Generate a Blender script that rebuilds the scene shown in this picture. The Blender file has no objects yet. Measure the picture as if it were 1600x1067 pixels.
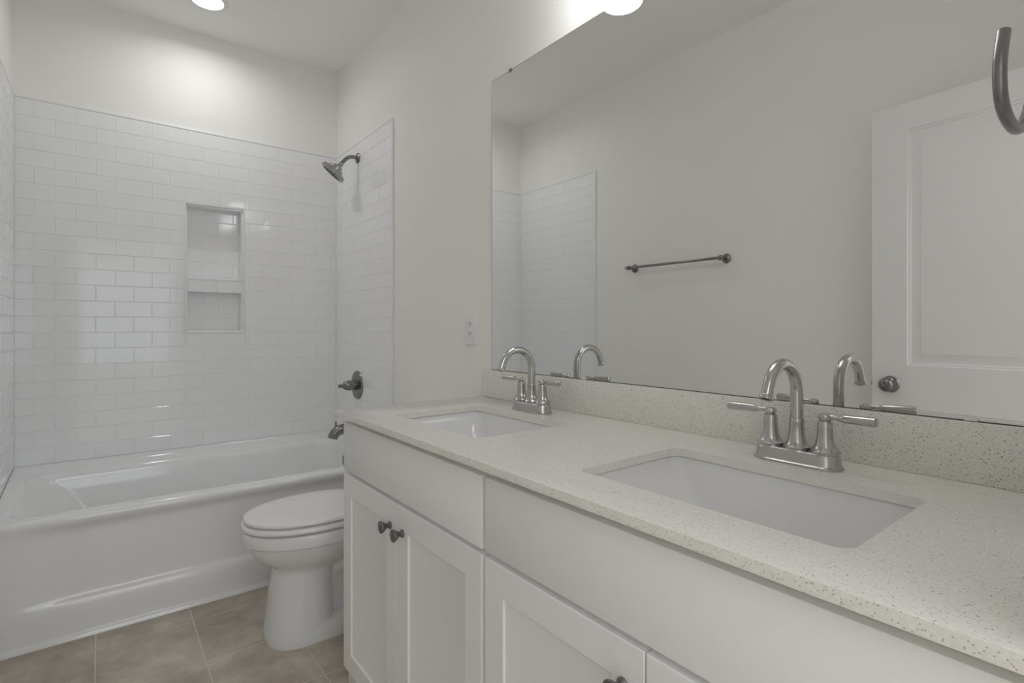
import bpy, bmesh, math, random
from mathutils import Vector, Matrix
random.seed(7)
PI = math.pi
SC = bpy.context.scene
COL = SC.collection

# ------------------------------------------------------------------ camera
cam_d = bpy.data.cameras.new('camera')
cam = bpy.data.objects.new('camera', cam_d); COL.objects.link(cam)
cam.location = (-1.1732, -3.3072, 1.1477)
cam.rotation_euler = (PI/2, 0, -0.6605)
cam_d.sensor_width = 36.0
cam_d.lens = 825.57/1600*36
cam_d.shift_y = -21.95/1600
cam_d.clip_start = 0.02
SC.camera = cam

# ------------------------------------------------------------------ world, exposure
w = bpy.data.worlds.new('world'); SC.world = w; w.use_nodes = True
w.node_tree.nodes['Background'].inputs[0].default_value = (0.85, 0.92, 1.0, 1)
w.node_tree.nodes['Background'].inputs[1].default_value = 1.0
SC.view_settings.view_transform = 'Standard'
SC.view_settings.look = 'None'
SC.view_settings.gamma = 1.0
SC.view_settings.exposure = 0.40
SC.view_settings.use_curve_mapping = False
# a white room lives on many diffuse bounces
SC.cycles.max_bounces = 20; SC.cycles.diffuse_bounces = 16; SC.cycles.glossy_bounces = 8

def area(name, loc, rot, sx, sy, power, color=(1, 1, 1), shape='RECTANGLE', spread=PI):
    d = bpy.data.lights.new(name, 'AREA'); d.shape = shape; d.size = sx
    if shape in ('RECTANGLE', 'ELLIPSE'): d.size_y = sy
    d.energy = power; d.color = color; d.spread = spread
    o = bpy.data.objects.new(name, d); COL.objects.link(o)
    o.location = loc; o.rotation_euler = rot
    return o
# the daylight that comes in through the hallway window, and an unseen fill light added under its ceiling
area('hallway_window_light', (-0.9, -6.86, 1.35), (PI/2, 0, 0), 1.7, 1.5, 5, (0.90, 0.95, 1.0))
area('hallway_fill_light', (-1.0, -5.4, 2.66), (0, 0, 0), 3.0, 2.4, 40, (0.91, 0.955, 1.0))
# the recessed lamp over the tub
area('downlight_lamp', (-0.765, -0.365, 2.728), (0, 0, 0), 0.12, 0.12, 1.75, (0.957, 0.972, 1.0), 'DISK', 2.85)

# ------------------------------------------------------------------ materials
def srgb(r, g, b):
    f = lambda c: (c/255/12.92) if c/255 <= 0.04045 else ((c/255+0.055)/1.055)**2.4
    return (f(r), f(g), f(b), 1)
def mat(name, col, rough=0.5, metal=0.0, spec=0.5, coat=0.0):
    m = bpy.data.materials.new(name); m.use_nodes = True
    b = m.node_tree.nodes['Principled BSDF']
    b.inputs['Base Color'].default_value = col
    b.inputs['Roughness'].default_value = rough
    b.inputs['Metallic'].default_value = metal
    b.inputs['Specular IOR Level'].default_value = spec
    b.inputs['Coat Weight'].default_value = coat
    b.inputs['Coat Roughness'].default_value = 0.05
    return m
def N(m, t, **kw):
    n = m.node_tree.nodes.new(t)
    for k, v in kw.items(): setattr(n, k, v)
    return n
def L(m, a, b): m.node_tree.links.new(a, b)
def bsdf(m): return m.node_tree.nodes['Principled BSDF']
def pos(m): return N(m, 'ShaderNodeNewGeometry').outputs['Position']
def noise_bump(m, scale, strength, dist=0.001, detail=3):
    n = N(m, 'ShaderNodeTexNoise'); n.inputs['Scale'].default_value = scale; n.inputs['Detail'].default_value = detail
    tc = N(m, 'ShaderNodeTexCoord'); L(m, tc.outputs['Object'], n.inputs['Vector'])
    b = N(m, 'ShaderNodeBump'); b.inputs['Strength'].default_value = strength; b.inputs['Distance'].default_value = dist
    L(m, n.outputs['Fac'], b.inputs['Height']); L(m, b.outputs['Normal'], bsdf(m).inputs['Normal'])

M = {}
M['paint'] = mat('warm_grey_wall_paint', (0.89, 0.882, 0.853, 1), 0.75, spec=0.25); noise_bump(M['paint'], 260, 0.12)
M['ceil'] = mat('ceiling_paint', (0.90, 0.895, 0.88, 1), 0.9, spec=0.15); noise_bump(M['ceil'], 200, 0.15)
M['white'] = mat('white_satin_paint', (0.82, 0.823, 0.83, 1), 0.38, spec=0.4)
M['cab'] = mat('cabinet_white_paint', (0.87, 0.873, 0.88, 1), 0.36, spec=0.45)
M['trimw'] = mat('white_trim_paint', (0.82, 0.82, 0.82, 1), 0.4)
M['tile'] = mat('white_glazed_tile', (0.89, 0.895, 0.91, 1), 0.07, spec=0.5); noise_bump(M['tile'], 14, 0.13, 0.0012, 1)
M['grout'] = mat('light_grout', (0.86, 0.865, 0.875, 1), 0.9, spec=0.2); noise_bump(M['grout'], 500, 0.3)
M['schluter'] = mat('white_edge_profile', (0.84, 0.845, 0.855, 1), 0.35)
M['tub'] = mat('white_tub_enamel', (0.865, 0.87, 0.88, 1), 0.09, spec=0.5, coat=0.3)
M['china'] = mat('white_vitreous_china', (0.80, 0.80, 0.81, 1), 0.06, spec=0.5, coat=0.3)
M['seat'] = mat('white_seat_plastic', (0.86, 0.86, 0.865, 1), 0.15)
M['nickel'] = mat('brushed_nickel', (0.53, 0.525, 0.515, 1), 0.21, 1.0); noise_bump(M['nickel'], 900, 0.05, 0.0003)
M['nickeld'] = mat('dark_brushed_nickel', (0.26, 0.255, 0.25, 1), 0.26, 1.0); noise_bump(M['nickeld'], 900, 0.05, 0.0003)
M['nickelm'] = mat('satin_nickel', (0.40, 0.395, 0.385, 1), 0.2, 1.0)
M['chrome'] = mat('polished_chrome', (0.62, 0.62, 0.62, 1), 0.08, 1.0)
M['knob'] = mat('satin_pewter', (0.24, 0.235, 0.23, 1), 0.36, 1.0); noise_bump(M['knob'], 700, 0.1, 0.0003)
M['dark'] = mat('dark_rubber', (0.02, 0.02, 0.02, 1), 0.6)
M['mirror'] = mat('silvered_glass', (0.86, 0.865, 0.855, 1), 0.0, 1.0)
M['medge'] = mat('mirror_glass_edge', (0.10, 0.11, 0.11, 1), 0.2, 0.3)
M['clip'] = mat('clear_clip_plastic', (0.75, 0.76, 0.76, 1), 0.12)
M['plate'] = mat('white_outlet_plastic', (0.86, 0.86, 0.865, 1), 0.3)
M['slot'] = mat('outlet_slot_black', (0.05, 0.05, 0.05, 1), 0.7)
M['woodrefl'] = mat('painted_wood_reflection', srgb(176, 138, 92), 0.8)
def emit(name, col, s):
    m = mat(name, (0.8, 0.8, 0.8, 1), 0.4)
    bsdf(m).inputs['Emission Color'].default_value = col
    bsdf(m).inputs['Emission Strength'].default_value = s
    return m
M['lens'] = emit('downlight_lens', (1, 0.97, 0.93, 1), 6.0)
M['shade'] = emit('lit_frosted_glass', (0.957, 0.972, 1.0, 1), 3.7)
M['diffuser'] = emit('lit_shade_bottom', (0.957, 0.972, 1.0, 1), 8.0)

# speckled quartz
def quartz():
    m = mat('speckled_beige_quartz', (0.6, 0.58, 0.52, 1), 0.16, spec=0.5)
    p = pos(m)
    def specks(scale, thr, prob):
        v = N(m, 'ShaderNodeTexVoronoi'); v.inputs['Scale'].default_value = scale
        L(m, p, v.inputs['Vector'])
        a = N(m, 'ShaderNodeMath', operation='LESS_THAN'); a.inputs[1].default_value = thr
        L(m, v.outputs['Distance'], a.inputs[0])
        s = N(m, 'ShaderNodeSeparateColor'); L(m, v.outputs['Color'], s.inputs[0])
        c = N(m, 'ShaderNodeMath', operation='LESS_THAN'); c.inputs[1].default_value = prob
        L(m, s.outputs[0], c.inputs[0])
        r = N(m, 'ShaderNodeMath', operation='MULTIPLY'); L(m, a.outputs[0], r.inputs[0]); L(m, c.outputs[0], r.inputs[1])
        return r.outputs[0], s.outputs[1]
    n = N(m, 'ShaderNodeTexNoise'); n.inputs['Scale'].default_value = 320; n.inputs['Detail'].default_value = 4
    L(m, p, n.inputs['Vector'])
    cr = N(m, 'ShaderNodeValToRGB')
    cr.color_ramp.elements[0].position = 0.32; cr.color_ramp.elements[0].color = (0.76, 0.745, 0.70, 1)
    cr.color_ramp.elements[1].position = 0.68; cr.color_ramp.elements[1].color = (0.84, 0.83, 0.79, 1)
    L(m, n.outputs['Fac'], cr.inputs['Fac'])
    cur = cr.outputs['Color']
    for scale, thr, prob, col in ((480, 0.40, 0.10, (0.48, 0.44, 0.39, 1)), (240, 0.23, 0.065, (0.20, 0.175, 0.15, 1)), (330, 0.4, 0.05, (0.86, 0.85, 0.82, 1))):
        f, _ = specks(scale, thr, prob)
        x = N(m, 'ShaderNodeMix', data_type='RGBA'); L(m, f, x.inputs['Factor'])
        L(m, cur, x.inputs['A']); x.inputs['B'].default_value = col
        cur = x.outputs['Result']
    L(m, cur, bsdf(m).inputs['Base Color'])
    return m
M['quartz'] = quartz()

def floor_tile():
    m = mat('taupe_porcelain_floor', (0.3, 0.26, 0.22, 1), 0.38, spec=0.4)
    p = pos(m)
    mp = N(m, 'ShaderNodeMapping'); mp.inputs['Location'].default_value = (0.89+0.0, 0.912, 0); L(m, p, mp.inputs['Vector'])
    br = N(m, 'ShaderNodeTexBrick'); br.offset = 0.0; br.squash = 1.0
    br.inputs['Scale'].default_value = 1.0; br.inputs['Brick Width'].default_value = 0.3; br.inputs['Row Height'].default_value = 0.318
    br.inputs['Mortar Size'].default_value = 0.0019; br.inputs['Mortar Smooth'].default_value = 0.3
    br.inputs['Color1'].default_value = (0, 0, 0, 1); br.inputs['Color2'].default_value = (1, 1, 1, 1); br.inputs['Mortar'].default_value = (0.5, 0.5, 0.5, 1)
    L(m, mp.outputs['Vector'], br.inputs['Vector'])
    n1 = N(m, 'ShaderNodeTexNoise'); n1.inputs['Scale'].default_value = 5.5; n1.inputs['Detail'].default_value = 9; n1.inputs['Roughness'].default_value = 0.68; n1.inputs['Distortion'].default_value = 0.25
    L(m, p, n1.inputs['Vector'])
    cr = N(m, 'ShaderNodeValToRGB')
    cr.color_ramp.elements[0].position = 0.36; cr.color_ramp.elements[0].color = (0.38, 0.33, 0.275, 1)
    cr.color_ramp.elements[1].position = 0.66; cr.color_ramp.elements[1].color = (0.62, 0.56, 0.485, 1)
    L(m, n1.outputs['Fac'], cr.inputs['Fac'])
    hv = N(m, 'ShaderNodeHueSaturation'); L(m, cr.outputs['Color'], hv.inputs['Color'])
    s = N(m, 'ShaderNodeMapRange'); s.inputs['To Min'].default_value = 0.93; s.inputs['To Max'].default_value = 1.07
    L(m, br.outputs['Color'], s.inputs['Value']); L(m, s.outputs['Result'], hv.inputs['Value'])
    mx = N(m, 'ShaderNodeMix', data_type='RGBA'); L(m, br.outputs['Fac'], mx.inputs['Factor'])
    L(m, hv.outputs['Color'], mx.inputs['A']); mx.inputs['B'].default_value = (0.74, 0.69, 0.62, 1)
    L(m, mx.outputs['Result'], bsdf(m).inputs['Base Color'])
    inv = N(m, 'ShaderNodeMath', operation='SUBTRACT'); inv.inputs[0].default_value = 1.0; L(m, br.outputs['Fac'], inv.inputs[1])
    b = N(m, 'ShaderNodeBump'); b.inputs['Distance'].default_value = 0.0012; L(m, inv.outputs[0], b.inputs['Height'])
    L(m, b.outputs['Normal'], bsdf(m).inputs['Normal'])
    return m
M['floor'] = floor_tile()

# ------------------------------------------------------------------ mesh helpers
def obj(name, bm, m, parent=None, smooth=35, mats=None):
    me = bpy.data.meshes.new(name)
    bmesh.ops.recalc_face_normals(bm, faces=bm.faces[:])
    bm.to_mesh(me); bm.free()
    for mm in (mats or [m]): me.materials.append(mm)
    if smooth is not None:
        me.polygons.foreach_set('use_smooth', [True]*len(me.polygons))
        me.set_sharp_from_angle(angle=math.radians(smooth))
    o = bpy.data.objects.new(name, me); COL.objects.link(o)
    if parent:
        o.parent = parent
        o.matrix_parent_inverse = Matrix.Identity(4)
    return o
def tag(o, label=None, cat=None, group=None, kind=None):
    if label: o['label'] = label
    if cat: o['category'] = cat
    if group: o['group'] = group
    if kind: o['kind'] = kind
    return o
def thing(name, loc, label, cat, group=None, rz=0):
    o = bpy.data.objects.new(name, None); COL.objects.link(o)
    o.empty_display_size = 0.05
    o.location = loc; o.rotation_euler = (0, 0, rz)
    return tag(o, label, cat, group)
def struct(name, bm, m, parent=None, smooth=None, mats=None):
    o = obj(name, bm, m, parent, smooth, mats)
    if not parent: o['kind'] = 'structure'
    return o
def B(): return bmesh.new()
def box(bm, x0, x1, y0, y1, z0, z1, bev=0.0, seg=2, mi=0):
    r = bmesh.ops.create_cube(bm, size=1.0)
    vs = r['verts']
    for v in vs:
        v.co = Vector((x0+(v.co.x+.5)*(x1-x0), y0+(v.co.y+.5)*(y1-y0), z0+(v.co.z+.5)*(z1-z0)))
    fs = list({f for v in vs for f in v.link_faces})
    for f in fs: f.material_index = mi
    if bev > 0:
        es = list({e for v in vs for e in v.link_edges})
        bmesh.ops.bevel(bm, geom=es, offset=bev, segments=seg, affect='EDGES', profile=0.5)
    return bm
def bridge(bm, loops, close=True, cap0=False, cap1=False, cyc=False):
    """loops: lists of co with the same length"""
    V = [[bm.verts.new(c) for c in lp] for lp in loops]
    n = len(loops[0]); rng = n if close else n-1
    k = len(V) if cyc else len(V)-1
    for i in range(k):
        a, b = V[i], V[(i+1) % len(V)]
        for j in range(rng):
            q = [a[j], a[(j+1) % n], b[(j+1) % n], b[j]]
            try: bm.faces.new(q)
            except ValueError: pass
    if cap0: bm.faces.new(V[0])
    if cap1: bm.faces.new(V[-1])
    return V
def basis(d):
    d = Vector(d).normalized()
    u = Vector((0, 0, 1)) if abs(d.z) < 0.9 else Vector((1, 0, 0))
    a = d.cross(u).normalized(); b = d.cross(a).normalized()
    return d, a, b
def lathe(bm, prof, o=(0, 0, 0), axis=(0, 0, 1), n=32, cap=True):
    """prof: (distance along axis, radius)"""
    d, a, b = basis(axis); o = Vector(o)
    loops = [[o + d*t + (a*math.cos(2*PI*i/n)+b*math.sin(2*PI*i/n))*max(r, 1e-5) for i in range(n)] for t, r in prof]
    bridge(bm, loops, True, cap, cap)
    return bm
def tube(bm, pts, rad, n=20, cap=True):
    pts = [Vector(p) for p in pts]
    if not isinstance(rad, (list, tuple)): rad = [rad]*len(pts)
    T = []
    for i in range(len(pts)):
        t = pts[min(i+1, len(pts)-1)] - pts[max(i-1, 0)]
        T.append(t.normalized())
    d, a, b = basis(T[0]); loops = []
    for i, p in enumerate(pts):
        a = (a - T[i]*a.dot(T[i])).normalized(); b = T[i].cross(a)
        loops.append([p + (a*math.cos(2*PI*k/n)+b*math.sin(2*PI*k/n))*rad[i] for k in range(n)])
    bridge(bm, loops, True, cap, cap)
    return bm
def spline(pts, n=8):
    """Catmull-Rom through the points"""
    P = [Vector(p) for p in pts]; P = [P[0]*2-P[1]] + P + [P[-1]*2-P[-2]]
    out = []
    for i in range(1, len(P)-2):
        for k in range(n):
            t = k/n
            out.append(0.5*((2*P[i]) + (-P[i-1]+P[i+1])*t + (2*P[i-1]-5*P[i]+4*P[i+1]-P[i+2])*t*t + (-P[i-1]+3*P[i]-3*P[i+1]+P[i+2])*t**3))
    out.append(P[-2]); return out
def rrect(x0, x1, y0, y1, r, n=6):
    """rounded rectangle, counter-clockwise, 4*(n+1) points"""
    r = min(r, (x1-x0)/2-1e-5, (y1-y0)/2-1e-5)
    out = []
    for cx, cy, a0 in ((x1-r, y1-r, 0), (x0+r, y1-r, PI/2), (x0+r, y0+r, PI), (x1-r, y0+r, 1.5*PI)):
        for k in range(n+1):
            a = a0 + PI/2*k/n
            out.append((cx+r*math.cos(a), cy+r*math.sin(a)))
    return out
def lerp(a, b, t): return a+(b-a)*t
def sm(t): t = max(0, min(1, t)); return t*t*(3-2*t)

# ------------------------------------------------------------------ dimensions
W = 1.498      # room width, right wall at x=0, left wall at x=-W
H = 2.7414
YF = -3.27     # inner face of the front wall (the doorway wall behind the camera)
TT = 0.010     # tile build-up
ZT = 2.2136    # top of tile
YT = -0.8206   # front edge of side tile
ZC = 0.8856    # counter top

# ------------------------------------------------------------------ room shell
bm = B(); box(bm, -4.0, 1.5, -7.0, 0.15, -0.1, 0.0)
struct('floor', bm, M['floor'])
bm = B(); box(bm, -W-0.12, 0.12, YF-0.12, 0.15, H, H+0.1)
struct('ceiling', bm, M['ceil'])
bm = B(); box(bm, 0.0, 0.12, YF-0.12, 0.15, 0, H); struct('wall_right', bm, M['paint'])
WR = bpy.data.objects['wall_right']
bm = B(); box(bm, -W-0.12, -W, YF-0.12, 0.15, 0, H); struct('wall_left', bm, M['paint'])
WL = bpy.data.objects['wall_left']
NX0, NX1, NZ0, NZ1, ND = -0.8175, -0.5375, 1.1240, 1.8120, 0.085
bm = B()   # back wall around the recess of the niche
box(bm, -W, NX0, 0, 0.15, 0, H); box(bm, NX1, 0, 0, 0.15, 0, H)
box(bm, NX0, NX1, 0, 0.15, 0, NZ0); box(bm, NX0, NX1, 0, 0.15, NZ1, H); box(bm, NX0, NX1, ND, 0.15, NZ0, NZ1)
struct('wall_back', bm, M['paint'])
WB = bpy.data.objects['wall_back']
# doorway wall
DX0, DX1, DH = -1.335, -0.575, 2.055
bm = B()
box(bm, -W, DX0, YF-0.12, YF, 0, H); box(bm, DX1, 0, YF-0.12, YF, 0, H); box(bm, DX0, DX1, YF-0.12, YF, DH, H)
struct('wall_front', bm, M['paint'])
# hallway the daylight comes from
bm = B()
box(bm, -3.4, -3.3, -7.0, YF-0.12, 0, 2.75); box(bm, 1.2, 1.3, -7.0, YF-0.12, 0, 2.75)
box(bm, -3.3, -1.8, -7.0, -6.9, 0, 2.75); box(bm, 0.0, 1.2, -7.0, -6.9, 0, 2.75)
box(bm, -1.8, 0.0, -7.0, -6.9, 0, 0.55); box(bm, -1.8, 0.0, -7.0, -6.9, 2.15, 2.75)
box(bm, -3.3, -W-0.12, YF-0.22, YF-0.12, 0, 2.75); box(bm, 0.12, 1.2, YF-0.22, YF-0.12, 0, 2.75)
struct('wall_hallway', bm, M['paint'])
bm = B(); box(bm, -3.4, 1.3, -7.0, YF-0.12, 2.75, 2.85); struct('ceiling_hallway', bm, M['ceil'])
# door casing and jamb
bm = B()
for ys in ((YF, YF+0.014), (YF-0.134, YF-0.12)):
    box(bm, DX0-0.055, DX0+0.004, ys[0], ys[1], 0, DH-0.004, 0.003)
    box(bm, DX1-0.004, DX1+0.050, ys[0], ys[1], 0, DH-0.004, 0.003)
    box(bm, DX0-0.055, DX1+0.050, ys[0], ys[1], DH-0.004, DH+0.055, 0.003)
box(bm, DX0-0.001, DX0+0.012, YF-0.12, YF, 0, DH-0.012); box(bm, DX1-0.012, DX1+0.001, YF-0.12, YF, 0, DH-0.012)
box(bm, DX0, DX1, YF-0.12, YF, DH-0.012, DH)
struct('trim_1', bm, M['trimw'], smooth=35)

def baseboard(name, x0, x1, y0, y1):
    bm = B(); box(bm, x0, x1, y0, y1, 0, 0.085, 0.003); return struct(name, bm, M['trimw'], smooth=35)
baseboard('baseboard_right', -0.014, 0, -1.64, YT-0.002)
baseboard('baseboard_left', -W, -W+0.014, YF+0.02, YT-0.002)

# ------------------------------------------------------------------ subway tile
PZ, PX, G, Z0T = 0.077, 0.1525, 0.0026, 0.5066
def clip_rects(rects, hole):
    if not hole: return rects
    out = []; hx0, hx1, hz0, hz1 = hole
    for a, b, c, d in rects:
        if b <= hx0 or a >= hx1 or d <= hz0 or c >= hz1: out.append((a, b, c, d)); continue
        if a < hx0: out.append((a, hx0, c, d))
        if b > hx1: out.append((hx1, b, c, d))
        aa, bb = max(a, hx0), min(b, hx1)
        if c < hz0: out.append((aa, bb, c, hz0))
        if d > hz1: out.append((aa, bb, hz1, d))
    return out
def tile_rects(s0, s1, z0, z1, ph, hole=None):
    rects = []
    k0 = math.floor((z0-Z0T)/PZ); k1 = math.ceil((z1-Z0T)/PZ)
    for k in range(k0, k1):
        a, b = Z0T+k*PZ+G/2, Z0T+(k+1)*PZ-G/2
        a, b = max(a, z0), min(b, z1)
        if b-a < 0.004: continue
        off = ph + (0 if k % 2 else PX/2)
        j = math.floor((s0-off)/PX)
        while off+j*PX < s1:
            c, d = off+j*PX+G/2, off+(j+1)*PX-G/2
            c, d = max(c, s0), min(d, s1)
            if d-c > 0.004: rects.append((c, d, a, b))
            j += 1
    return [r for r in clip_rects(rects, hole) if r[1]-r[0] > 0.004 and r[3]-r[2] > 0.004]
def put_tiles(bm, rects, P, t0, t1, bev=0.0016, tilt=0.0016):
    """P(s, z, d) -> world; d is the distance out from the wall"""
    for a, b, c, d in rects:
        tx, tz = random.gauss(0, tilt), random.gauss(0, tilt)
        cs, cz = (a+b)/2, (c+d)/2
        lo = [bm.verts.new(P(s, z, t0)) for s, z in ((a, c), (b, c), (b, d), (a, d))]
        mi = [bm.verts.new(P(s, z, t1-bev)) for s, z in ((a, c), (b, c), (b, d), (a, d))]
        q = bev
        hi = [bm.verts.new(P(s, z, t1+(s-cs)*tx+(z-cz)*tz)) for s, z in ((a+q, c+q), (b-q, c+q), (b-q, d-q), (a+q, d-q))]
        for A, C in ((lo, mi), (mi, hi)):
            for i in range(4): bm.faces.new((A[i], A[(i+1) % 4], C[(i+1) % 4], C[i]))
        bm.faces.new(hi)
fr = 0.008
hole = (NX0-fr, NX1+fr, NZ0-fr, NZ1+fr)
ztop = ZT-0.010
# back wall
bm = B(); put_tiles(bm, tile_rects(-W+TT, -TT, Z0T, ztop, -0.967, hole), lambda s, z, d: Vector((s, -d, z)), 0.001, TT)
obj('tile_surround', bm, M['tile'], WB, 25)
bm = B()
for a, b, c, d in clip_rects([(-W, 0, 0.44, ztop)], (NX0, NX1, NZ0, NZ1)): box(bm, a, b, -0.0086, 0, c, d)
obj('grout', bm, M['grout'], WB, None)
bm = B(); box(bm, -W+TT*.6, -TT*.6, -TT-0.0012, 0, ztop, ZT, 0.002); obj('edge_trim', bm, M['schluter'], WB)
# side walls
for par, sx, x0 in ((WR, -1, 0.0), (WL, 1, -W)):
    P = lambda s, z, d, sx=sx, x0=x0: Vector((x0+sx*d, s, z))
    bm = B()
    put_tiles(bm, tile_rects(YT+0.010, -TT, Z0T, ztop, -0.05), P, 0.001, TT)
    put_tiles(bm, tile_rects(YT+0.010, -0.792, 0.0, Z0T, -0.05), P, 0.001, TT)
    obj('tile_surround', bm, M['tile'], par, 25)
    bm = B(); xa, xb = sorted((x0, x0+sx*0.0086))
    box(bm, xa, xb, YT+0.008, -0.0087, Z0T-0.06, ztop); box(bm, xa, xb, YT+0.008, -0.792, 0, Z0T-0.06)
    obj('grout', bm, M['grout'], par, None)
    bm = B(); xa, xb = sorted((x0, x0+sx*(TT+0.0012)))
    box(bm, xa, xb, YT, YT+0.010, 0, ZT, 0.002); box(bm, xa, xb, YT+0.010, -TT, ztop, ZT, 0.002)
    obj('edge_trim', bm, M['schluter'], par)
# niche lining
bm = B()
put_tiles(bm, tile_rects(NX0+0.008, NX1-0.008, NZ0+0.008, NZ1-0.008, -0.967+0.01), lambda s, z, d: Vector((s, ND-d, z)), 0.001, 0.009)
for sx, xx in ((1, NX0), (-1, NX1)):
    put_tiles(bm, tile_rects(0.003, ND-0.009, NZ0+0.008, NZ1-0.008, 0.2), lambda s, z, d, sx=sx, xx=xx: Vector((xx+sx*d, s, z)), 0.0005, 0.008)
put_tiles(bm, [(NX0+.008, NX0+.12, 0.003, ND-.009), (NX0+.1226, NX1-.008, 0.003, ND-.009)], lambda s, z, d: Vector((s, z, NZ0+d)), 0.0005, 0.008)
put_tiles(bm, [(NX0+.008, NX0+.12, 0.003, ND-.009), (NX0+.1226, NX1-.008, 0.003, ND-.009)], lambda s, z, d: Vector((s, z, NZ1-d)), 0.0005, 0.008)
obj('niche_tile', bm, M['tile'], WB, 25)
bm = B(); box(bm, NX0, NX1, ND-0.0078, ND, NZ0, NZ1)
box(bm, NX0, NX0+.007, 0.004, ND-.0078, NZ0+.007, NZ1-.007); box(bm, NX1-.007, NX1, 0.004, ND-.0078, NZ0+.007, NZ1-.007)
box(bm, NX0, NX1, 0.004, ND-.0078, NZ0, NZ0+.007); box(bm, NX0, NX1, 0.004, ND-.0078, NZ1-.007, NZ1)
obj('niche_grout', bm, M['grout'], WB, None)
bm = B()
put_tiles(bm, [(NX0+.008, -0.6705, 1.341, 1.4102), (-0.668, NX1-.008, 1.341, 1.4102)], lambda s, z, d: Vector((s, 0.012-d, z)), 0.001, 0.010)
box(bm, NX0+0.0082, NX1-0.0082, 0.006, ND-0.009, 1.3425, 1.409)
box(bm, NX0+0.0082, NX1-0.0082, -0.001, ND-0.009, 1.409, 1.414, 0.0015)
obj('niche_shelf', bm, M['tile'], WB, 25)
bm = B()
y0, y1 = -TT-0.0015, 0.004
box(bm, NX0-fr, NX0+0.001, y0, y1, NZ0-fr, NZ1+fr, 0.0015); box(bm, NX1-0.001, NX1+fr, y0, y1, NZ0-fr, NZ1+fr, 0.0015)
box(bm, NX0+0.001, NX1-0.001, y0, y1, NZ0-fr, NZ0+0.001, 0.0015); box(bm, NX0+0.001, NX1-0.001, y0, y1, NZ1-0.001, NZ1+fr, 0.0015)
obj('niche_trim', bm, M['schluter'], WB)

# ------------------------------------------------------------------ bathtub
def bathtub():
    bm = B()
    X0, X1, YB, YA = -W+TT+0.001, -TT-0.001, -TT-0.001, -0.752
    n = 10
    def lp(x0, x1, y0, y1, r, z, zb=None):
        pts = rrect(x0, x1, y0, y1, r, n); out = []
        for x, y in pts:
            zz = z if zb is None else lerp(z, zb, sm((y-YA)/(YB-YA)))
            out.append(Vector((x, y, zz)))
        return out
    loops = [
        lp(X0, X1, YA, YB, 0.004, 0.4575, 0.506),
        lp(X0+0.006, X1-0.006, YA+0.001, YB-0.006, 0.01, 0.4595, 0.489),
        lp(X0+0.016, X1-0.016, YA+0.004, YB-0.018, 0.03, 0.4600, 0.480),
        lp(X0+0.036, X1-0.050, YA+0.030, YB-0.066, 0.08, 0.4600, 0.472),
        lp(X0+0.044, X1-0.058, YA+0.038, YB-0.076, 0.085, 0.4570, 0.468),
        lp(X0+0.054, X1-0.064, YA+0.045, YB-0.083, 0.09, 0.4480, 0.456),
        lp(X0+0.068, X1-0.068, YA+0.050, YB-0.088, 0.095, 0.43, 0.43),
        lp(X0+0.150, X1-0.080, YA+0.060, YB-0.098, 0.11, 0.34, 0.34),
        lp(X0+0.220, X1-0.092, YA+0.072, YB-0.110, 0.12, 0.22, 0.22),
        lp(X0+0.265, X1-0.108, YA+0.088, YB-0.126, 0.13, 0.14, 0.14),
        lp(X0+0.310, X1-0.140, YA+0.120, YB-0.158, 0.13, 0.105, 0.105),
        lp(X0+0.420, X1-0.230, YA+0.200, YB-0.240, 0.10, 0.092, 0.092),
    ]
    bridge(bm, loops, True, False, True)
    # apron with a shallow recessed panel
    prof = [(-0.752, 0.4575, 0), (-0.764, 0.4560, 0), (-0.772, 0.4510, 0), (-0.7765, 0.4440, 0), (-0.7775, 0.4360, 0), (-0.7765, 0.4270, .05), (-0.7755, 0.4180, .25), (-0.7748, 0.408, .6), (-0.7744, 0.396, .9), (-0.7742, 0.385, 1)]
    for i in range(1, 14): prof.append((lerp(-0.7742, -0.7765, i/14), lerp(0.385, 0.165, i/14), 1))
    prof += [(-0.7766, 0.158, .99), (-0.7768, 0.153, .92), (-0.777, 0.148, .76), (-0.7772, 0.142, .52), (-0.7775, 0.136, .30), (-0.7777, 0.128, .13), (-0.7778, 0.116, .03), (-0.778, 0.085, 0), (-0.778, 0.06, 0), (-0.778, 0.022, 0), (-0.779, 0.018, 0), (-0.786, 0.012, 0), (-0.789, 0.0, 0)]
    nx = 90; rows = []
    for i in range(nx+1):
        x = lerp(X0, X1, i/nx); row = []
        e = sm((x-(X0+0.02))/0.22)*sm(((X1-0.02)-x)/0.22)
        for y, z, d in prof: row.append(Vector((x, y+0.017*d*e, z)))
        rows.append(row)
    bridge(bm, rows, False)
    # ends and back so that it is a solid
    return bm
tb = obj('bathtub', bathtub(), M['tub'], None, 40)
tag(tb, 'white alcove bathtub with panelled apron between the tiled walls', 'bathtub')
bm = B(); lathe(bm, [(0, 0.036), (0.004, 0.036), (0.009, 0.030), (0.010, 0.012), (0.010, 0)], (-0.0800, -0.362, 0.398), (-1, 0, 0.13), 28)
tag(obj('overflow_plate', bm, M['nickeld'], tb), 'dark nickel round overflow plate')
bm = B(); lathe(bm, [(0, 0.035), (0.003, 0.034), (0.004, 0.025), (0.012, 0.02), (0.014, 0)], (-0.33, -0.40, 0.092), (0, 0, 1), 28)
tag(obj('drain', bm, M['nickeld'], tb), 'nickel drain stopper')

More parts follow.
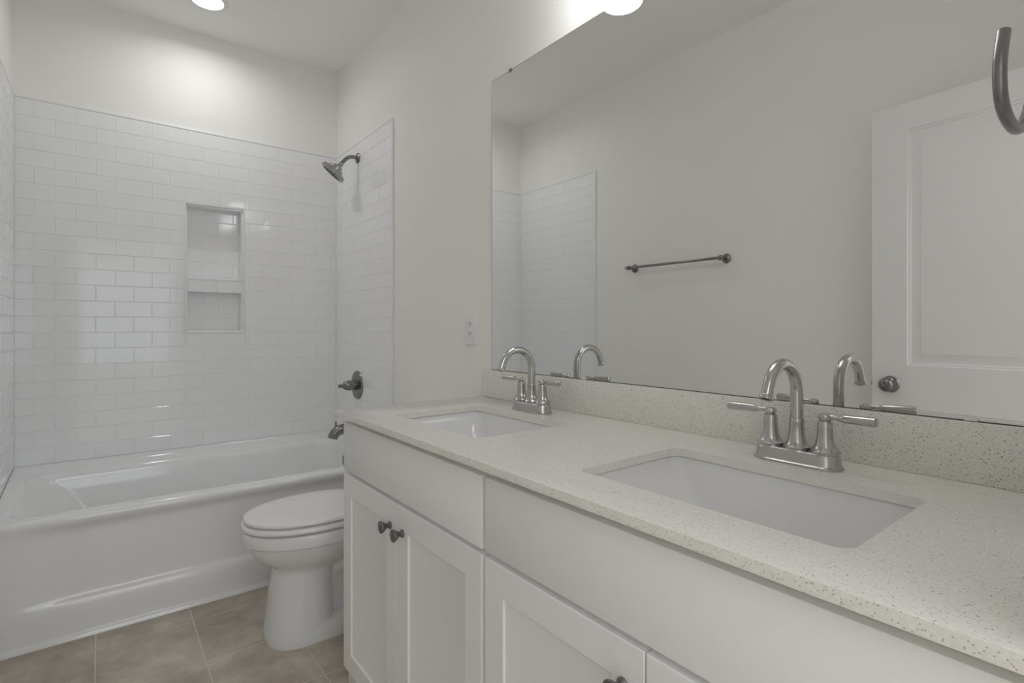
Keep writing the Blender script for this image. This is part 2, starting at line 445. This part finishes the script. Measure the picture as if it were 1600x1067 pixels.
# ------------------------------------------------------------------ toilet
def egg(xf, xb, hw, z, yc=-1.225, n=48, xw=None, p=2.0):
    """closed outline: front tip xf, back xb, half width hw, widest at xw"""
    if xw is None: xw = lerp(xf, xb, 0.5)
    out = []
    for k in range(n):
        a = 2*PI*k/n; c, s = math.cos(a), math.sin(a)
        ce = math.copysign(abs(c)**(2/p), c); se = math.copysign(abs(s)**(2/p), s)
        x = xw + ce*((xw-xf) if c < 0 else (xb-xw))
        out.append(Vector((x, yc+hw*se, z)))
    return out
def toilet():
    YC = -1.225
    t = thing('toilet', (-0.40, YC, 0), 'white elongated toilet with closed lid between tub and vanity', 'toilet')
    off = Matrix.Translation((0.40, -YC, 0))
    def fin(name, bm, m, s=40, lab=None):
        bm.transform(off); o = obj(name, bm, m, t, s)
        if lab: o['label'] = lab
        return o
    bm = B()
    E = lambda *a, **k: egg(*a, **k)
    # pedestal column and bowl
    secs = [E(-0.702, -0.46, 0.128, 0.0, xw=-0.575, p=2.5), E(-0.704, -0.46, 0.129, 0.006, xw=-0.575, p=2.5), E(-0.701, -0.46, 0.126, 0.03, xw=-0.575, p=2.5),
            E(-0.690, -0.465, 0.118, 0.12, xw=-0.57, p=2.5), E(-0.681, -0.465, 0.110, 0.19, xw=-0.565, p=2.4), E(-0.673, -0.46, 0.105, 0.245, xw=-0.56, p=2.3),
            E(-0.674, -0.42, 0.108, 0.262, xw=-0.55, p=2.2), E(-0.688, -0.36, 0.120, 0.276, xw=-0.53, p=2.1), E(-0.713, -0.30, 0.140, 0.292, xw=-0.52, p=2.1),
            E(-0.738, -0.26, 0.160, 0.314, xw=-0.51, p=2.1), E(-0.756, -0.25, 0.174, 0.340, xw=-0.505, p=2.1), E(-0.764, -0.25, 0.180, 0.362, xw=-0.50, p=2.1),
            E(-0.767, -0.25, 0.182, 0.368, xw=-0.50, p=2.1), E(-0.774, -0.25, 0.187, 0.372, xw=-0.50, p=2.1), E(-0.776, -0.25, 0.188, 0.380, xw=-0.50, p=2.1),
            E(-0.776, -0.25, 0.188, 0.405, xw=-0.50, p=2.1), E(-0.772, -0.25, 0.185, 0.413, xw=-0.50, p=2.1), E(-0.760, -0.25, 0.175, 0.416, xw=-0.50, p=2.1)]
    bridge(bm, secs, True, True, True)
    # rear foot, trapway and deck under the tank
    r2 = []
    for x, hw, zt in ((-0.56, 0.127, 0.06), (-0.44, 0.127, 0.06), (-0.30, 0.122, 0.06), (-0.17, 0.115, 0.06), (-0.12, 0.09, 0.05)):
        r2.append([Vector((x, YC+a*hw, z)) for a, z in ((-1, 0), (-1, zt*.6), (-.93, zt), (-.5, zt*1.15), (.5, zt*1.15), (.93, zt), (1, zt*.6), (1, 0))])
    bridge(bm, r2, True, True, True)
    secs = [E(-0.56, -0.14, 0.062, 0.03, xw=-0.35, p=3), E(-0.56, -0.13, 0.066, 0.15, xw=-0.35, p=3), E(-0.56, -0.10, 0.080, 0.24, xw=-0.32, p=3), E(-0.56, -0.06, 0.12, 0.32, xw=-0.28, p=3.5), E(-0.5, -0.03, 0.17, 0.37, xw=-0.25, p=4), E(-0.45, -0.02, 0.18, 0.412, xw=-0.25, p=4)]
    bridge(bm, secs, True, True, True)
    tube(bm, spline([(-0.46, YC-.035, 0.225), (-0.40, YC-.055, 0.235), (-0.33, YC-.065, 0.20), (-0.29, YC-.065, 0.12), (-0.32, YC-.06, 0.06)]), 0.042, 16)
    fin('bowl', bm, M['china'])
    def ring(z0, z1, xf, hw, r, xb=-0.285):
        prof = [(r, z0), (r*.35, z0+r*.25), (0, z0+r), (0, z1-r), (r*.35, z1-r*.25), (r, z1)]
        return [E(xf+a, xb-a, hw-a, z, xw=-0.50, p=2.15) for a, z in prof]
    bm = B(); bridge(bm, ring(0.4210, 0.4395, -0.780, 0.190, 0.0075), True, True, True)
    fin('seat', bm, M['seat'])
    bm = B()
    lp = ring(0.4460, 0.4610, -0.772, 0.184, 0.0065)
    lp += [E(-0.772+0.03, -0.285-0.03, 0.184-0.03, 0.4635, xw=-0.5, p=2.15), E(-0.772+0.10, -0.285-0.08, 0.184-0.09, 0.4655, xw=-0.5, p=2.1)]
    bridge(bm, lp, True, True, True)
    box(bm, -0.31, -0.265, YC-0.085, YC+0.085, 0.428, 0.462, 0.006)
    fin('lid', bm, M['seat'])
    bm = B(); box(bm, -0.215, -0.018, YC-0.215, YC+0.215, 0.413, 0.700, 0.025, 4); fin('tank', bm, M['china'])
    bm = B(); box(bm, -0.222, -0.012, YC-0.222, YC+0.222, 0.702, 0.735, 0.010, 3); fin('tank_lid', bm, M['china'])
    bm = B(); lathe(bm, [(0, .014), (.01, .014), (.014, .01), (.016, 0)], (-0.2155, YC+.15, .65), (-1, 0, 0), 20); box(bm, -0.240, -0.228, YC+.08, YC+.16, .642, .658, .004)
    fin('flush_lever', bm, M['nickel'], lab='brushed nickel flush lever')
toilet()

# ------------------------------------------------------------------ shower fittings (things on the right tiled wall)
XW = -TT-0.0002
def shower_head():
    y = -0.370
    t = thing('wall_mounted_shower', (XW, y, 2.118), 'nickel shower head on a curved arm high on the tiled right wall', 'shower head')
    bm = B(); lathe(bm, [(0, .030), (.004, .030), (.009, .024), (.013, .013), (.0135, 0)], (0, 0, 0), (-1, 0, 0), 32)
    obj('escutcheon', bm, M['nickeld'], t)
    bm = B(); tube(bm, spline([(-.004, 0, 0), (-.035, 0, .002), (-.062, 0, -.010), (-.083, 0, -.031), (-.100, 0, -.052)]), .0105, 20)
    obj('shower_arm', bm, M['nickeld'], t)
    ax = Vector((-0.60, 0.30, -0.76)).normalized(); o = Vector((-.097, 0, -.048))
    bm = B()
    lathe(bm, [(-.003, 0), (-.003, .013), (.004, .0155), (.012, .0155), (.018, .013), (.022, .026), (.036, .028), (.038, .044), (.052, .046), (.054, .064), (.057, .070), (.074, .074), (.079, .071), (.080, .064), (.077, .062), (.077, 0)], o, ax, 48)
    hd = obj('spray_body', bm, M['nickelm'], t)
    bm = B(); d, a, b = basis(ax)
    for rr, k in ((.016, 8), (.032, 14), (.050, 22)):
        for i in range(k):
            c = o+ax*.0768+(a*math.cos(2*PI*i/k)+b*math.sin(2*PI*i/k))*rr
            lathe(bm, [(0, .0028), (.003, .0022), (.0035, 0)], c, ax, 8)
    tag(obj('spray_nozzle', bm, M['dark'], hd), 'dark rubber nozzles', kind='stuff')
shower_head()
def tub_valve():
    t = thing('shower_valve', (XW, -0.362, 0.817), 'round nickel shower valve trim with pointed handle on the tiled wall', 'shower valve')
    bm = B(); lathe(bm, [(0, .080), (.003, .081), (.007, .079), (.010, .070), (.011, .03), (.011, 0)], (0, 0, 0), (-1, 0, 0), 56)
    obj('escutcheon', bm, M['nickeld'], t)
    bm = B(); lathe(bm, [(.008, .029), (.02, .029), (.044, .028), (.046, .030), (.052, .030), (.054, .027), (.068, .026), (.080, .020), (.088, .012), (.094, .0085), (.099, .0105), (.107, .0105), (.112, .006), (.1125, 0)], (0, 0, 0), (-1, 0, 0), 32)
    obj('handle', bm, M['nickeld'], t)
tub_valve()
def tub_spout():
    t = thing('tub_spout', (XW, -0.37, 0.575), 'curved nickel tub spout with diverter pin just past the vanity corner', 'tub spout')
    bm = B()
    P = spline([(0, 0, .002), (-.06, 0, .002), (-.098, 0, -.001), (-.126, 0, -.012), (-.141, 0, -.030), (-.1465, 0, -.046)], 6)
    n = len(P); tube(bm, P, [lerp(.031, .0265, i/(n-1)) for i in range(n)], 24)
    obj('spout_body', bm, M['nickeld'], t)
    bm = B(); lathe(bm, [(0, .0062), (.036, .0062), (.038, .005), (.038, 0)], (-.128, 0, .010), (0, 0, 1), 16)
    obj('diverter_pin', bm, M['nickeld'], t)
tub_spout()

# ------------------------------------------------------------------ vanity
XF = -0.568      # door and drawer faces
XB = -0.549      # face frame
YL = -1.6545
def shaker(bm, y0, y1, z0, z1, st=0.060, x=XF, th=0.0185, rec=0.0055):
    """frame and recessed panel, front face at x, one solid"""
    e = 0.0012
    def rect(i, xx): return [Vector((xx, y0-i, z0+i)), Vector((xx, y1+i, z0+i)), Vector((xx, y1+i, z1-i)), Vector((xx, y0-i, z1-i))]
    # y0 is the side nearest the tub (larger y)
    loops = [rect(0, x+th), rect(0, x+e), rect(e, x), rect(st, x), rect(st+0.0015, x+rec*0.9), rect(st+0.003, x+rec)]
    bridge(bm, loops, True, True, True)
def slab(bm, y0, y1, z0, z1, x=XF, th=0.0185):
    box(bm, x, x+th, y1, y0, z0, z1, 0.0012, 2)
def cab_knob(parent, y, z, base=(0, 0, 0)):
    bm = B()
    lathe(bm, [(0, .0105), (.002, .0105), (.004, .0090), (.007, .0062), (.010, .0062), (.014, .0085), (.024, .0158), (.0265, .0165), (.0285, .0155), (.0305, .008), (.0308, 0)], (XF-base[0], y-base[1], z-base[2]), (-1, 0, 0), 28)
    return tag(obj('knob', bm, M['knob'], parent), 'pewter mushroom knob')
def cabinet(label, ya, yb, doors, knobs):
    """ya: tub-side end, yb: doorway-side end"""
    base = (-0.28, (ya+yb)/2, 0)
    t = thing('vanity_cabinet', base, label, 'cabinet', 'white sink cabinets under the quartz counter')
    off = Matrix.Translation((-base[0], -base[1], 0))
    bm = B()
    box(bm, XB, -0.002, ya-0.018, ya, 0.0, 0.8685); box(bm, XB, -0.002, yb, yb+0.018, 0.0, 0.8685)
    box(bm, -0.012, -0.002, yb+0.018, ya-0.018, 0.09, 0.8685); box(bm, XB+.02, -0.012, yb+0.018, ya-0.018, 0.09, 0.105)
    box(bm, -0.495, -0.48, yb+0.018, ya-0.018, 0.0, 0.09)
    box(bm, XB, XB+.02, ya-0.060, ya-0.018, 0.075, 0.8685); box(bm, XB, XB+.02, yb+0.018, yb+0.060, 0.075, 0.8685)
    for z0, z1 in ((0.835, 0.8685), (0.665, 0.720), (0.075, 0.115)): box(bm, XB, XB+.02, yb+0.060, ya-0.060, z0, z1)
    bm.transform(off); obj('cabinet_body', bm, M['cab'], t, 30)
    bm = B(); slab(bm, doors[0][0], doors[-1][1], 0.7005, 0.8492); bm.transform(off); obj('drawer_front', bm, M['cab'], t, 30)
    for (a, b), ky in zip(doors, knobs):
        bm = B(); shaker(bm, a, b, 0.0775, 0.6885); bm.transform(off)
        d = obj('door', bm, M['cab'], t, 30)
        k = cab_knob(d, ky, 0.6235, base)
    return t
cabinet('white shaker cabinet nearest the toilet, under the far sink', -1.6545, -2.4330, [(-1.6600, -2.0393), (-2.0423, -2.4270)], (-2.0010, -2.0740))
cabinet('white shaker cabinet nearest the camera, under the near sink', -2.4334, -3.2280, [(-2.4395, -2.8325), (-2.8355, -3.2225)], (-2.7940, -2.8740))

# quartz counter with two rounded rectangular openings
S1 = (-0.478, -0.176, -2.272, -1.834)      # x0 x1 y0 y1
S2 = (-0.482, -0.180, -3.062, -2.614)
CX0, CX1, CY0, CY1, CT = -0.5894, -0.0005, -3.252, -1.6328, 0.0168
def counter():
    bm = B(); n = 6
    ex = 0.002
    def plate(z, e):
        outer = [(CX0+e, CY0+e), (CX1-e, CY0+e), (CX1-e, CY1-e), (CX0+e, CY1-e)]
        # split into three bands between the openings, each hole surrounded by its own rectangle
        return outer
    ymid = (S1[2]+S2[3])/2
    def ringplate(hole, xa, xb, ya, yb, z):
        H_ = rrect(*hole, 0.022, n); m = len(H_)
        V = [bm.verts.new((x, y, z)) for x, y in H_]
        cs = [(xb, yb), (xa, yb), (xa, ya), (xb, ya)]
        C_ = [bm.verts.new((x, y, z)) for x, y in cs]
        for q in range(4):
            a = q*(n+1)
            for k in range(n): bm.faces.new((C_[q], V[a+k], V[a+k+1]))
            bm.faces.new((C_[q], V[a+n], V[(a+n+1) % m], C_[(q+1) % 4]))
        return V
    hv = {}
    for z in (ZC, ZC-CT):
        e = ex if z == ZC else 0
        for i, (hole, ya, yb) in enumerate(((S1, ymid, CY1-e), (S2, CY0+e, ymid))):
            hv[(i, z)] = ringplate(hole, CX0+e, CX1-e*0, ya, yb, z)
    for i in (0, 1):
        a, b = hv[(i, ZC)], hv[(i, ZC-CT)]
        for k in range(len(a)): bm.faces.new((a[k], a[(k+1) % len(a)], b[(k+1) % len(a)], b[k]))
    # outer edge with an eased top arris
    def per(e, z): return [Vector((CX0+e, CY0+e, z)), Vector((CX1, CY0+e, z)), Vector((CX1, CY1-e, z)), Vector((CX0+e, CY1-e, z))]
    bridge(bm, [per(ex, ZC), per(ex*.3, ZC-ex*.3), per(0, ZC-ex), per(0, ZC-CT)])
    bmesh.ops.remove_doubles(bm, verts=bm.verts[:], dist=1e-5)
    return bm
tag(obj('countertop', counter(), M['quartz'], None, 40), 'speckled beige quartz countertop with two sink openings on the white vanity', 'countertop')
bm = B(); box(bm, -0.0205, -0.0005, CY0, CY1, ZC+0.0002, 0.9880, 0.0012)
tag(obj('backsplash', bm, M['quartz'], None, 30), 'low speckled quartz backsplash standing on the counter under the mirror', 'backsplash')

def sink(label, S):
    x0, x1, y0, y1 = S; g = 0.006
    base = ((x0+x1)/2, (y0+y1)/2, ZC-CT-0.15)
    t = thing('sink', base, label, 'sink', 'white undermount sinks')
    bm = B(); n = 8; zt = ZC-CT-0.0004
    def lp(a, b, c, d, r, z): return [Vector((x-base[0], y-base[1], z-base[2])) for x, y in rrect(x0+a, x1-b, y0+c, y1-d, r, n)]
    L_ = [lp(-.020, -.020, -.020, -.020, .03, zt-.012), lp(-.020, -.020, -.020, -.020, .03, zt), lp(-g, -g, -g, -g, .028, zt), lp(-g+.003, -g+.003, -g+.003, -g+.003, .027, zt-.003),
          lp(0, 0, 0, 0, .030, zt-.018), lp(.006, .008, .022, .022, .034, zt-.05), lp(.014, .018, .050, .050, .040, zt-.090), lp(.022, .026, .070, .070, .045, zt-.112),
          lp(.034, .038, .086, .086, .048, zt-.124), lp(.055, .058, .110, .110, .045, zt-.130), lp(.10, .10, .16, .16, .04, zt-.134),
          ]
    bridge(bm, L_, True, False, True)
    # outside of the bowl
    Lo = [lp(-.020, -.020, -.020, -.020, .03, zt-.012), lp(-.006, -.006, -.006, -.006, .04, zt-.03), lp(.0, .0, .03, .03, .045, zt-.09), lp(.02, .02, .07, .07, .05, zt-.135), lp(.06, .06, .12, .12, .05, zt-.147)]
    bridge(bm, Lo, True, False, True)
    bmesh.ops.remove_doubles(bm, verts=bm.verts[:], dist=1e-6)
    obj('basin', bm, M['china'], t, 50)
    bm = B(); lathe(bm, [(0, .031), (.003, .031), (.0045, .026), (.002, .022), (.006, .020), (.008, 0)], (0, 0, zt-.1338-base[2]), (0, 0, 1), 28)
    tag(obj('drain', bm, M['nickel'], t), 'brushed nickel drain')
sink('white rectangular undermount sink nearest the tub', S1)
sink('white rectangular undermount sink nearest the camera', S2)

# ------------------------------------------------------------------ faucets (local: x toward the basin is -x, y across)
def faucet(label, loc):
    t = thing('faucet', loc, label, 'faucet', 'two-handle nickel faucets on the vanity')
    def lpz(hx, hy, z): return [Vector((x, y, z)) for x, y in rrect(-hx, hx, -hy, hy, hx*0.98, 10)]
    bm = B()
    bridge(bm, [lpz(.0305, .0805, 0), lpz(.0310, .0810, .0015), lpz(.0305, .0805, .004), lpz(.0280, .0780, .0055), lpz(.0270, .0770, .008), lpz(.0258, .0755, .0235), lpz(.0240, .0740, .0265), lpz(.0225, .0725, .0275)], True, True, True)
    obj('base_plate', bm, M['nickel'], t)
    bell = [(.0, .0235), (.003, .0245), (.006, .0242), (.0075, .0225), (.012, .0192), (.018, .0165), (.025, .0147), (.034, .0136), (.048, .0130), (.058, .0127), (.060, .0120)]
    for s in (1, -1):
        bm = B(); lathe(bm, [(.0270+a, r) for a, r in bell] + [(.0875, .0110), (.0885, .0095)], (0, s*.0508, 0), (0, 0, 1), 32)
        obj('handle_base', bm, M['nickel'], t)
        bm = B(); lathe(bm, [(.0880, .0085), (.0905, .0105), (.0950, .0118), (.0985, .0105), (.1010, .0065), (.1018, 0)], (0, s*.0508, 0), (0, 0, 1), 24)
        h = obj('handle', bm, M['nickel'], t)
        bm = B(); ty = s*1.0
        lathe(bm, [(0, .0042), (.014, .0042), (.020, .0048), (.024, .0072), (.030, .0076), (.076, .0086), (.080, .0080), (.081, .0060), (.081, 0)], (0, s*.0565, .0955), (-0.12, ty, 0.015), 20)
        obj('lever', bm, M['nickel'], h)
    bm = B(); lathe(bm, [(.0270+a*1.0, r*1.0) for a, r in bell[:-2]] + [(.0780, .0134), (.0850, .0134), (.0862, .0128), (.0865, .0118)], (0, 0, 0), (0, 0, 1), 32)
    obj('spout_base', bm, M['nickel'], t)
    R = .0580; zc = .1930-R; pts = [(0, 0, .084), (0, 0, .10), (0, 0, zc-.012)]
    for k in range(0, 19):
        a = math.radians(k*158/18); pts.append((-R+R*math.cos(a), 0, zc+R*math.sin(a)))
    a = math.radians(158); d = Vector((-math.sin(a), 0, math.cos(a)))
    p0 = Vector(pts[-1]); ln = .020
    n0 = len(pts)
    for f in (.5, 1.0): pts.append(tuple(p0+d*ln*f))
    rad = [lerp(.0118, .0104, i/(n0-1)) for i in range(n0)] + [.0106, .0108]
    bm = B(); tube(bm, pts, rad, 28)
    lathe(bm, [(ln-.002, .0108), (ln+.002, .0128), (ln+.006, .0130), (ln+.007, .0118), (ln+.004, .0095), (ln+.004, 0)], p0, d, 28)
    obj('spout', bm, M['nickel'], t)
    bm = B(); lathe(bm, [(0, .0092), (.0015, .0092), (.0015, 0)], p0+d*(ln+.0042), d, 20)
    tag(obj('aerator', bm, M['dark'], t), 'dark aerator opening')
faucet('brushed nickel faucet behind the far sink, near the outlet', (-0.106, -2.034, ZC+0.0002))
faucet('brushed nickel faucet behind the near sink, large in front', (-0.106, -2.836, ZC+0.0002))

# ------------------------------------------------------------------ mirror
def mirror():
    y0, y1, z0, z1 = -3.262, -1.6805, 0.9885, 2.0785
    t = thing('wall_mirror', (0, (y0+y1)/2, z0), 'large frameless mirror on the wall above the backsplash', 'mirror')
    bm = B(); c = (y0+y1)/2
    box(bm, -0.0060, -0.0008, y0-c, y1-c, 0, z1-z0)
    for f in bm.faces: f.material_index = 1
    bm.faces.ensure_lookup_table()
    for f in bm.faces:
        f.normal_update()
        if f.calc_center_median().x < -0.0059: f.material_index = 0; front = f
    bmesh.ops.inset_region(bm, faces=[front], thickness=0.0022)
    for f in bm.faces: f.material_index = 1
    front.material_index = 0
    obj('mirror_glass', bm, M['mirror'], t, None, [M['mirror'], M['medge']])
    bm = B(); box(bm, -0.0075, -0.0061, -1.945-c, -1.725-c, 0.0, 0.0022)  # added tan strip, a wood-toned reflection put in as colour
    tag(obj('reflection_strip', bm, M['woodrefl'], t), 'thin tan strip painted as a wood-toned reflection at the bottom edge')
    def clip(y, z, m, lab, up):
        bm = B(); s = 1 if up else -1
        box(bm, -0.0095, -0.0061, y-c-0.009, y-c+0.009, z-z0-0.006*(1 if up else 0)-0.0*s, z-z0+0.006*(0 if up else 1)+0.004*(1 if up else 0), 0.0012)
        if up: box(bm, -0.0090, -0.0002, y-c-0.007, y-c+0.007, z-z0+0.0003, z-z0+0.004, 0.0008)
        tag(obj('clip', bm, m, t), lab)
    clip(-1.795, z1, M['nickeld'], 'dark metal mirror clip on the top edge', True)
    clip(-2.60, z1, M['nickeld'], 'dark metal mirror clip on the top edge', True)
    clip(-3.077, z0+0.0002, M['clip'], 'clear plastic mirror clip on the bottom edge', False)
    clip(-2.165, z0+0.0002, M['clip'], 'clear plastic mirror clip on the bottom edge', False)
mirror()

# ------------------------------------------------------------------ outlet
def outlet():
    t = thing('wall_outlet', (-0.0002, -1.531, 1.1405), 'white double outlet with cover plate on the wall left of the mirror', 'outlet')
    bm = B(); hw, hh = .040, .0630
    def R_(i, x, r=.004): return [Vector((x, a, b)) for a, b in rrect(-hw+i, hw-i, -hh+i, hh-i, r, 4)]
    bridge(bm, [R_(0, 0), R_(0, -.003), R_(.0015, -.0052), R_(.004, -.0062)], True, True, True)
    obj('cover_plate', bm, M['plate'], t)
    for s in (1, -1):
        bm = B(); zc = s*.0195
        bridge(bm, [[Vector((x, a, b+zc)) for a, b in rrect(-.017, .017, -.0145, .0145, .009, 6)] for x in (-.0060, -.0076)], True, True, True)
        o = obj('receptacle', bm, M['plate'], t)
        bm = B()
        box(bm, -.0079, -.0077, -.0078, -.0052, zc-.002, zc+.0085); box(bm, -.0079, -.0077, .0052, .0078, zc-.002, zc+.0085)
        lathe(bm, [(0, .0028), (.0003, .0028)], (-.0077, 0, zc-.0075), (-1, 0, 0), 12)
        obj('slot', bm, M['slot'], o)
    bm = B(); lathe(bm, [(0, .003), (.0012, .0026), (.0014, 0)], (-.0062, 0, 0), (-1, 0, 0), 12); obj('screw', bm, M['plate'], t)
outlet()

# ------------------------------------------------------------------ vanity light above the mirror
def vanity_light():
    t = thing('vanity_light', (0, -2.43, 2.33), 'three-shade vanity light with lit white glass above the mirror', 'wall light')
    bm = B(); box(bm, -0.022, -0.0005, -0.30, 0.30, -0.03, 0.045, 0.006); obj('back_plate', bm, M['nickel'], t)
    for dy in (0.24, 0.0, -0.24):
        bm = B(); tube(bm, spline([(-.02, dy, .0), (-.07, dy, .012), (-.138, dy, .004), (-.15, dy, -.02)]), .006, 14)
        a = obj('arm', bm, M['nickel'], t)
        bm = B(); lathe(bm, [(0, .012), (.004, .028), (.022, .030), (.024, 0)], (-.15, dy, -.008), (0, 0, -1), 28); obj('socket_cup', bm, M['nickel'], a)
        bm = B(); lathe(bm, [(0, .0), (0, .048), (.004, .060), (.012, .0655), (.118, .0665), (.124, .065), (.128, .060), (.130, .045), (.131, 0)], (-.15, dy, -.022), (0, 0, -1), 40)
        for f in bm.faces:
            if f.calc_center_median().z < -.022-.1272: f.material_index = 1
        obj('lamp_shade', bm, M['shade'], a, mats=[M['shade'], M['diffuser']])
vanity_light()

# ------------------------------------------------------------------ recessed downlight
def downlight():
    t = thing('recessed_light', (-0.765, -0.365, H), 'round recessed ceiling light over the tub, lit', 'ceiling light')
    bm = B(); lathe(bm, [(0, .088), (-.003, .088), (-.006, .083), (-.007, .070), (-.004, .069), (0, .069)], (0, 0, 0), (0, 0, 1), 48, False)
    obj('trim_ring', bm, M['trimw'], t)
    bm = B(); lathe(bm, [(-.0005, .069), (-.0030, .0688), (-.0032, 0)], (0, 0, 0), (0, 0, 1), 48, False)
    obj('lens', bm, M['lens'], t)
downlight()

# ------------------------------------------------------------------ towel bar on the left wall (seen in the mirror)
def towel_bar():
    t = thing('towel_bar', (-W, -1.46, 1.519), 'nickel towel bar on the bare wall facing the mirror', 'towel bar')
    for s in (1, -1):
        bm = B(); y = s*.3095
        lathe(bm, [(0, .026), (.004, .026), (.009, .022), (.014, .012), (.040, .0095), (.052, .0125), (.062, .015), (.072, .0125), (.076, .006), (.0765, 0)], (0.0002, y, 0), (1, 0, 0), 28)
        obj('post', bm, M['nickeld'], t)
    bm = B(); lathe(bm, [(-.322, 0), (-.322, .006), (-.320, .0078), (.334, .0078), (.337, .006), (.337, 0)], (.060, 0, 0), (0, 1, 0), 20)
    obj('bar', bm, M['nickeld'], t)
towel_bar()

# ------------------------------------------------------------------ towel ring on the doorway wall (close, top right)
def towel_ring():
    t = thing('towel_ring', (-0.310, YF, 1.540), 'open nickel towel ring close to the camera at the upper right', 'towel ring')
    bm = B(); lathe(bm, [(0, .026), (.004, .026), (.009, .021), (.014, .012), (.048, .0095), (.058, .011), (.070, .0125), (.080, .010), (.083, .005), (.0835, 0)], (0, 0.0002, 0), (0, 1, 0), 28)
    obj('post', bm, M['nickeld'], t)
    P = [(-.171, -.1053), (-.1815, -.125), (-.1877, -.1415), (-.1885, -.1585), (-.182, -.1732), (-.165, -.1835), (-.133, -.1878), (-.1055, -.1848), (-.085, -.1770), (-.066, -.166), (-.040, -.146), (-.018, -.118), (-.004, -.085), (.002, -.050), (.002, -.020), (0, 0)]
    bm = B(); tube(bm, spline([(x, .075, z) for x, z in P], 6), .0056, 20)
    obj('ring', bm, M['nickeld'], t)
towel_ring()

# ------------------------------------------------------------------ open door against the left wall (seen in the mirror)
def door():
    th, wd, ht = 0.035, 0.757, 2.032
    ang = math.radians(5.2)
    hx, hy = -1.316, -3.2395
    # local: +y from the hinge to the free edge, face toward the room is +x at x=0
    t = bpy.data.objects.new('door_1', None); COL.objects.link(t); t.empty_display_size = 0.05
    t.location = (hx, hy, 0.012); t.rotation_euler = (0, 0, ang); t['kind'] = 'structure'
    bm = B()
    panels = [(0.125, wd-0.125, 0.985, ht-0.108), (0.125, wd-0.125, 0.205, 0.812)]
    # slab with moulded panels on both faces: grid of cells, the two panel cells stepped in
    ys = [0, .125, wd-.125, wd]; zs = [0, .205, .812, .985, ht-.108, ht]
    for side in (0, 1):
        X = (lambda d: -d) if side == 0 else (lambda d: -th+d)
        for i in range(3):
            for j in range(5):
                a, b, c, d = ys[i], ys[i+1], zs[j], zs[j+1]
                if i == 1 and j in (1, 3):
                    def rc(k, dep): return [Vector((X(dep), a+k, c+k)), Vector((X(dep), b-k, c+k)), Vector((X(dep), b-k, d-k)), Vector((X(dep), a+k, d-k))]
                    bridge(bm, [rc(0, 0), rc(.003, .0035), rc(.010, .0050), rc(.013, .0085), rc(.020, .0090), rc(.045, .0040), rc(.047, .0030)], True, False, True)
                else:
                    bm.faces.new([bm.verts.new((X(0), y, z)) for y, z in ((a, c), (b, c), (b, d), (a, d))])
    for p in (((0, 0), (wd, 0)), ((wd, 0), (wd, ht)), ((wd, ht), (0, ht)), ((0, ht), (0, 0))):
        (a, b), (c, d) = p
        bm.faces.new([bm.verts.new(v) for v in ((0, a, b), (0, c, d), (-th, c, d), (-th, a, b))])
    bmesh.ops.remove_doubles(bm, verts=bm.verts[:], dist=1e-5)
    obj('door_panel', bm, M['white'], t, 20)
    ky, kz = wd-0.068, 0.905
    for s, x0 in ((1, 0.0), (-1, -th)):
        bm = B()
        lathe(bm, [(0, .033), (.003, .0335), (.008, .030), (.012, .018), (.017, .012), (.024, .0115)], (x0, ky, kz), (s, 0, 0), 36)
        rr = obj('door_knob', bm, M['nickeld'], t)
        bm = B()
        lathe(bm, [(.020, .011), (.026, .018), (.033, .0265), (.042, .0285), (.050, .0255), (.056, .018), (.058, .0055), (.0565, .004), (.0565, 0)], (x0, ky, kz), (s, 0, 0), 36)
        obj('knob_head', bm, M['nickeld'], rr)
    bm = B(); box(bm, -th/2-.011, -th/2+.011, wd, wd+.0012, kz-.028, kz+.028); box(bm, -th/2-.005, -th/2+.006, wd, wd+.009, kz-.009, kz+.009, .002)
    obj('latch_plate', bm, M['nickeld'], t)
    bm = B()
    for z in (.2, 1.0, 1.85): lathe(bm, [(0, .006), (.09, .006)], (-0.002, -0.008, z), (0, 0, 1), 14)
    obj('hinge', bm, M['nickel'], t)
door()
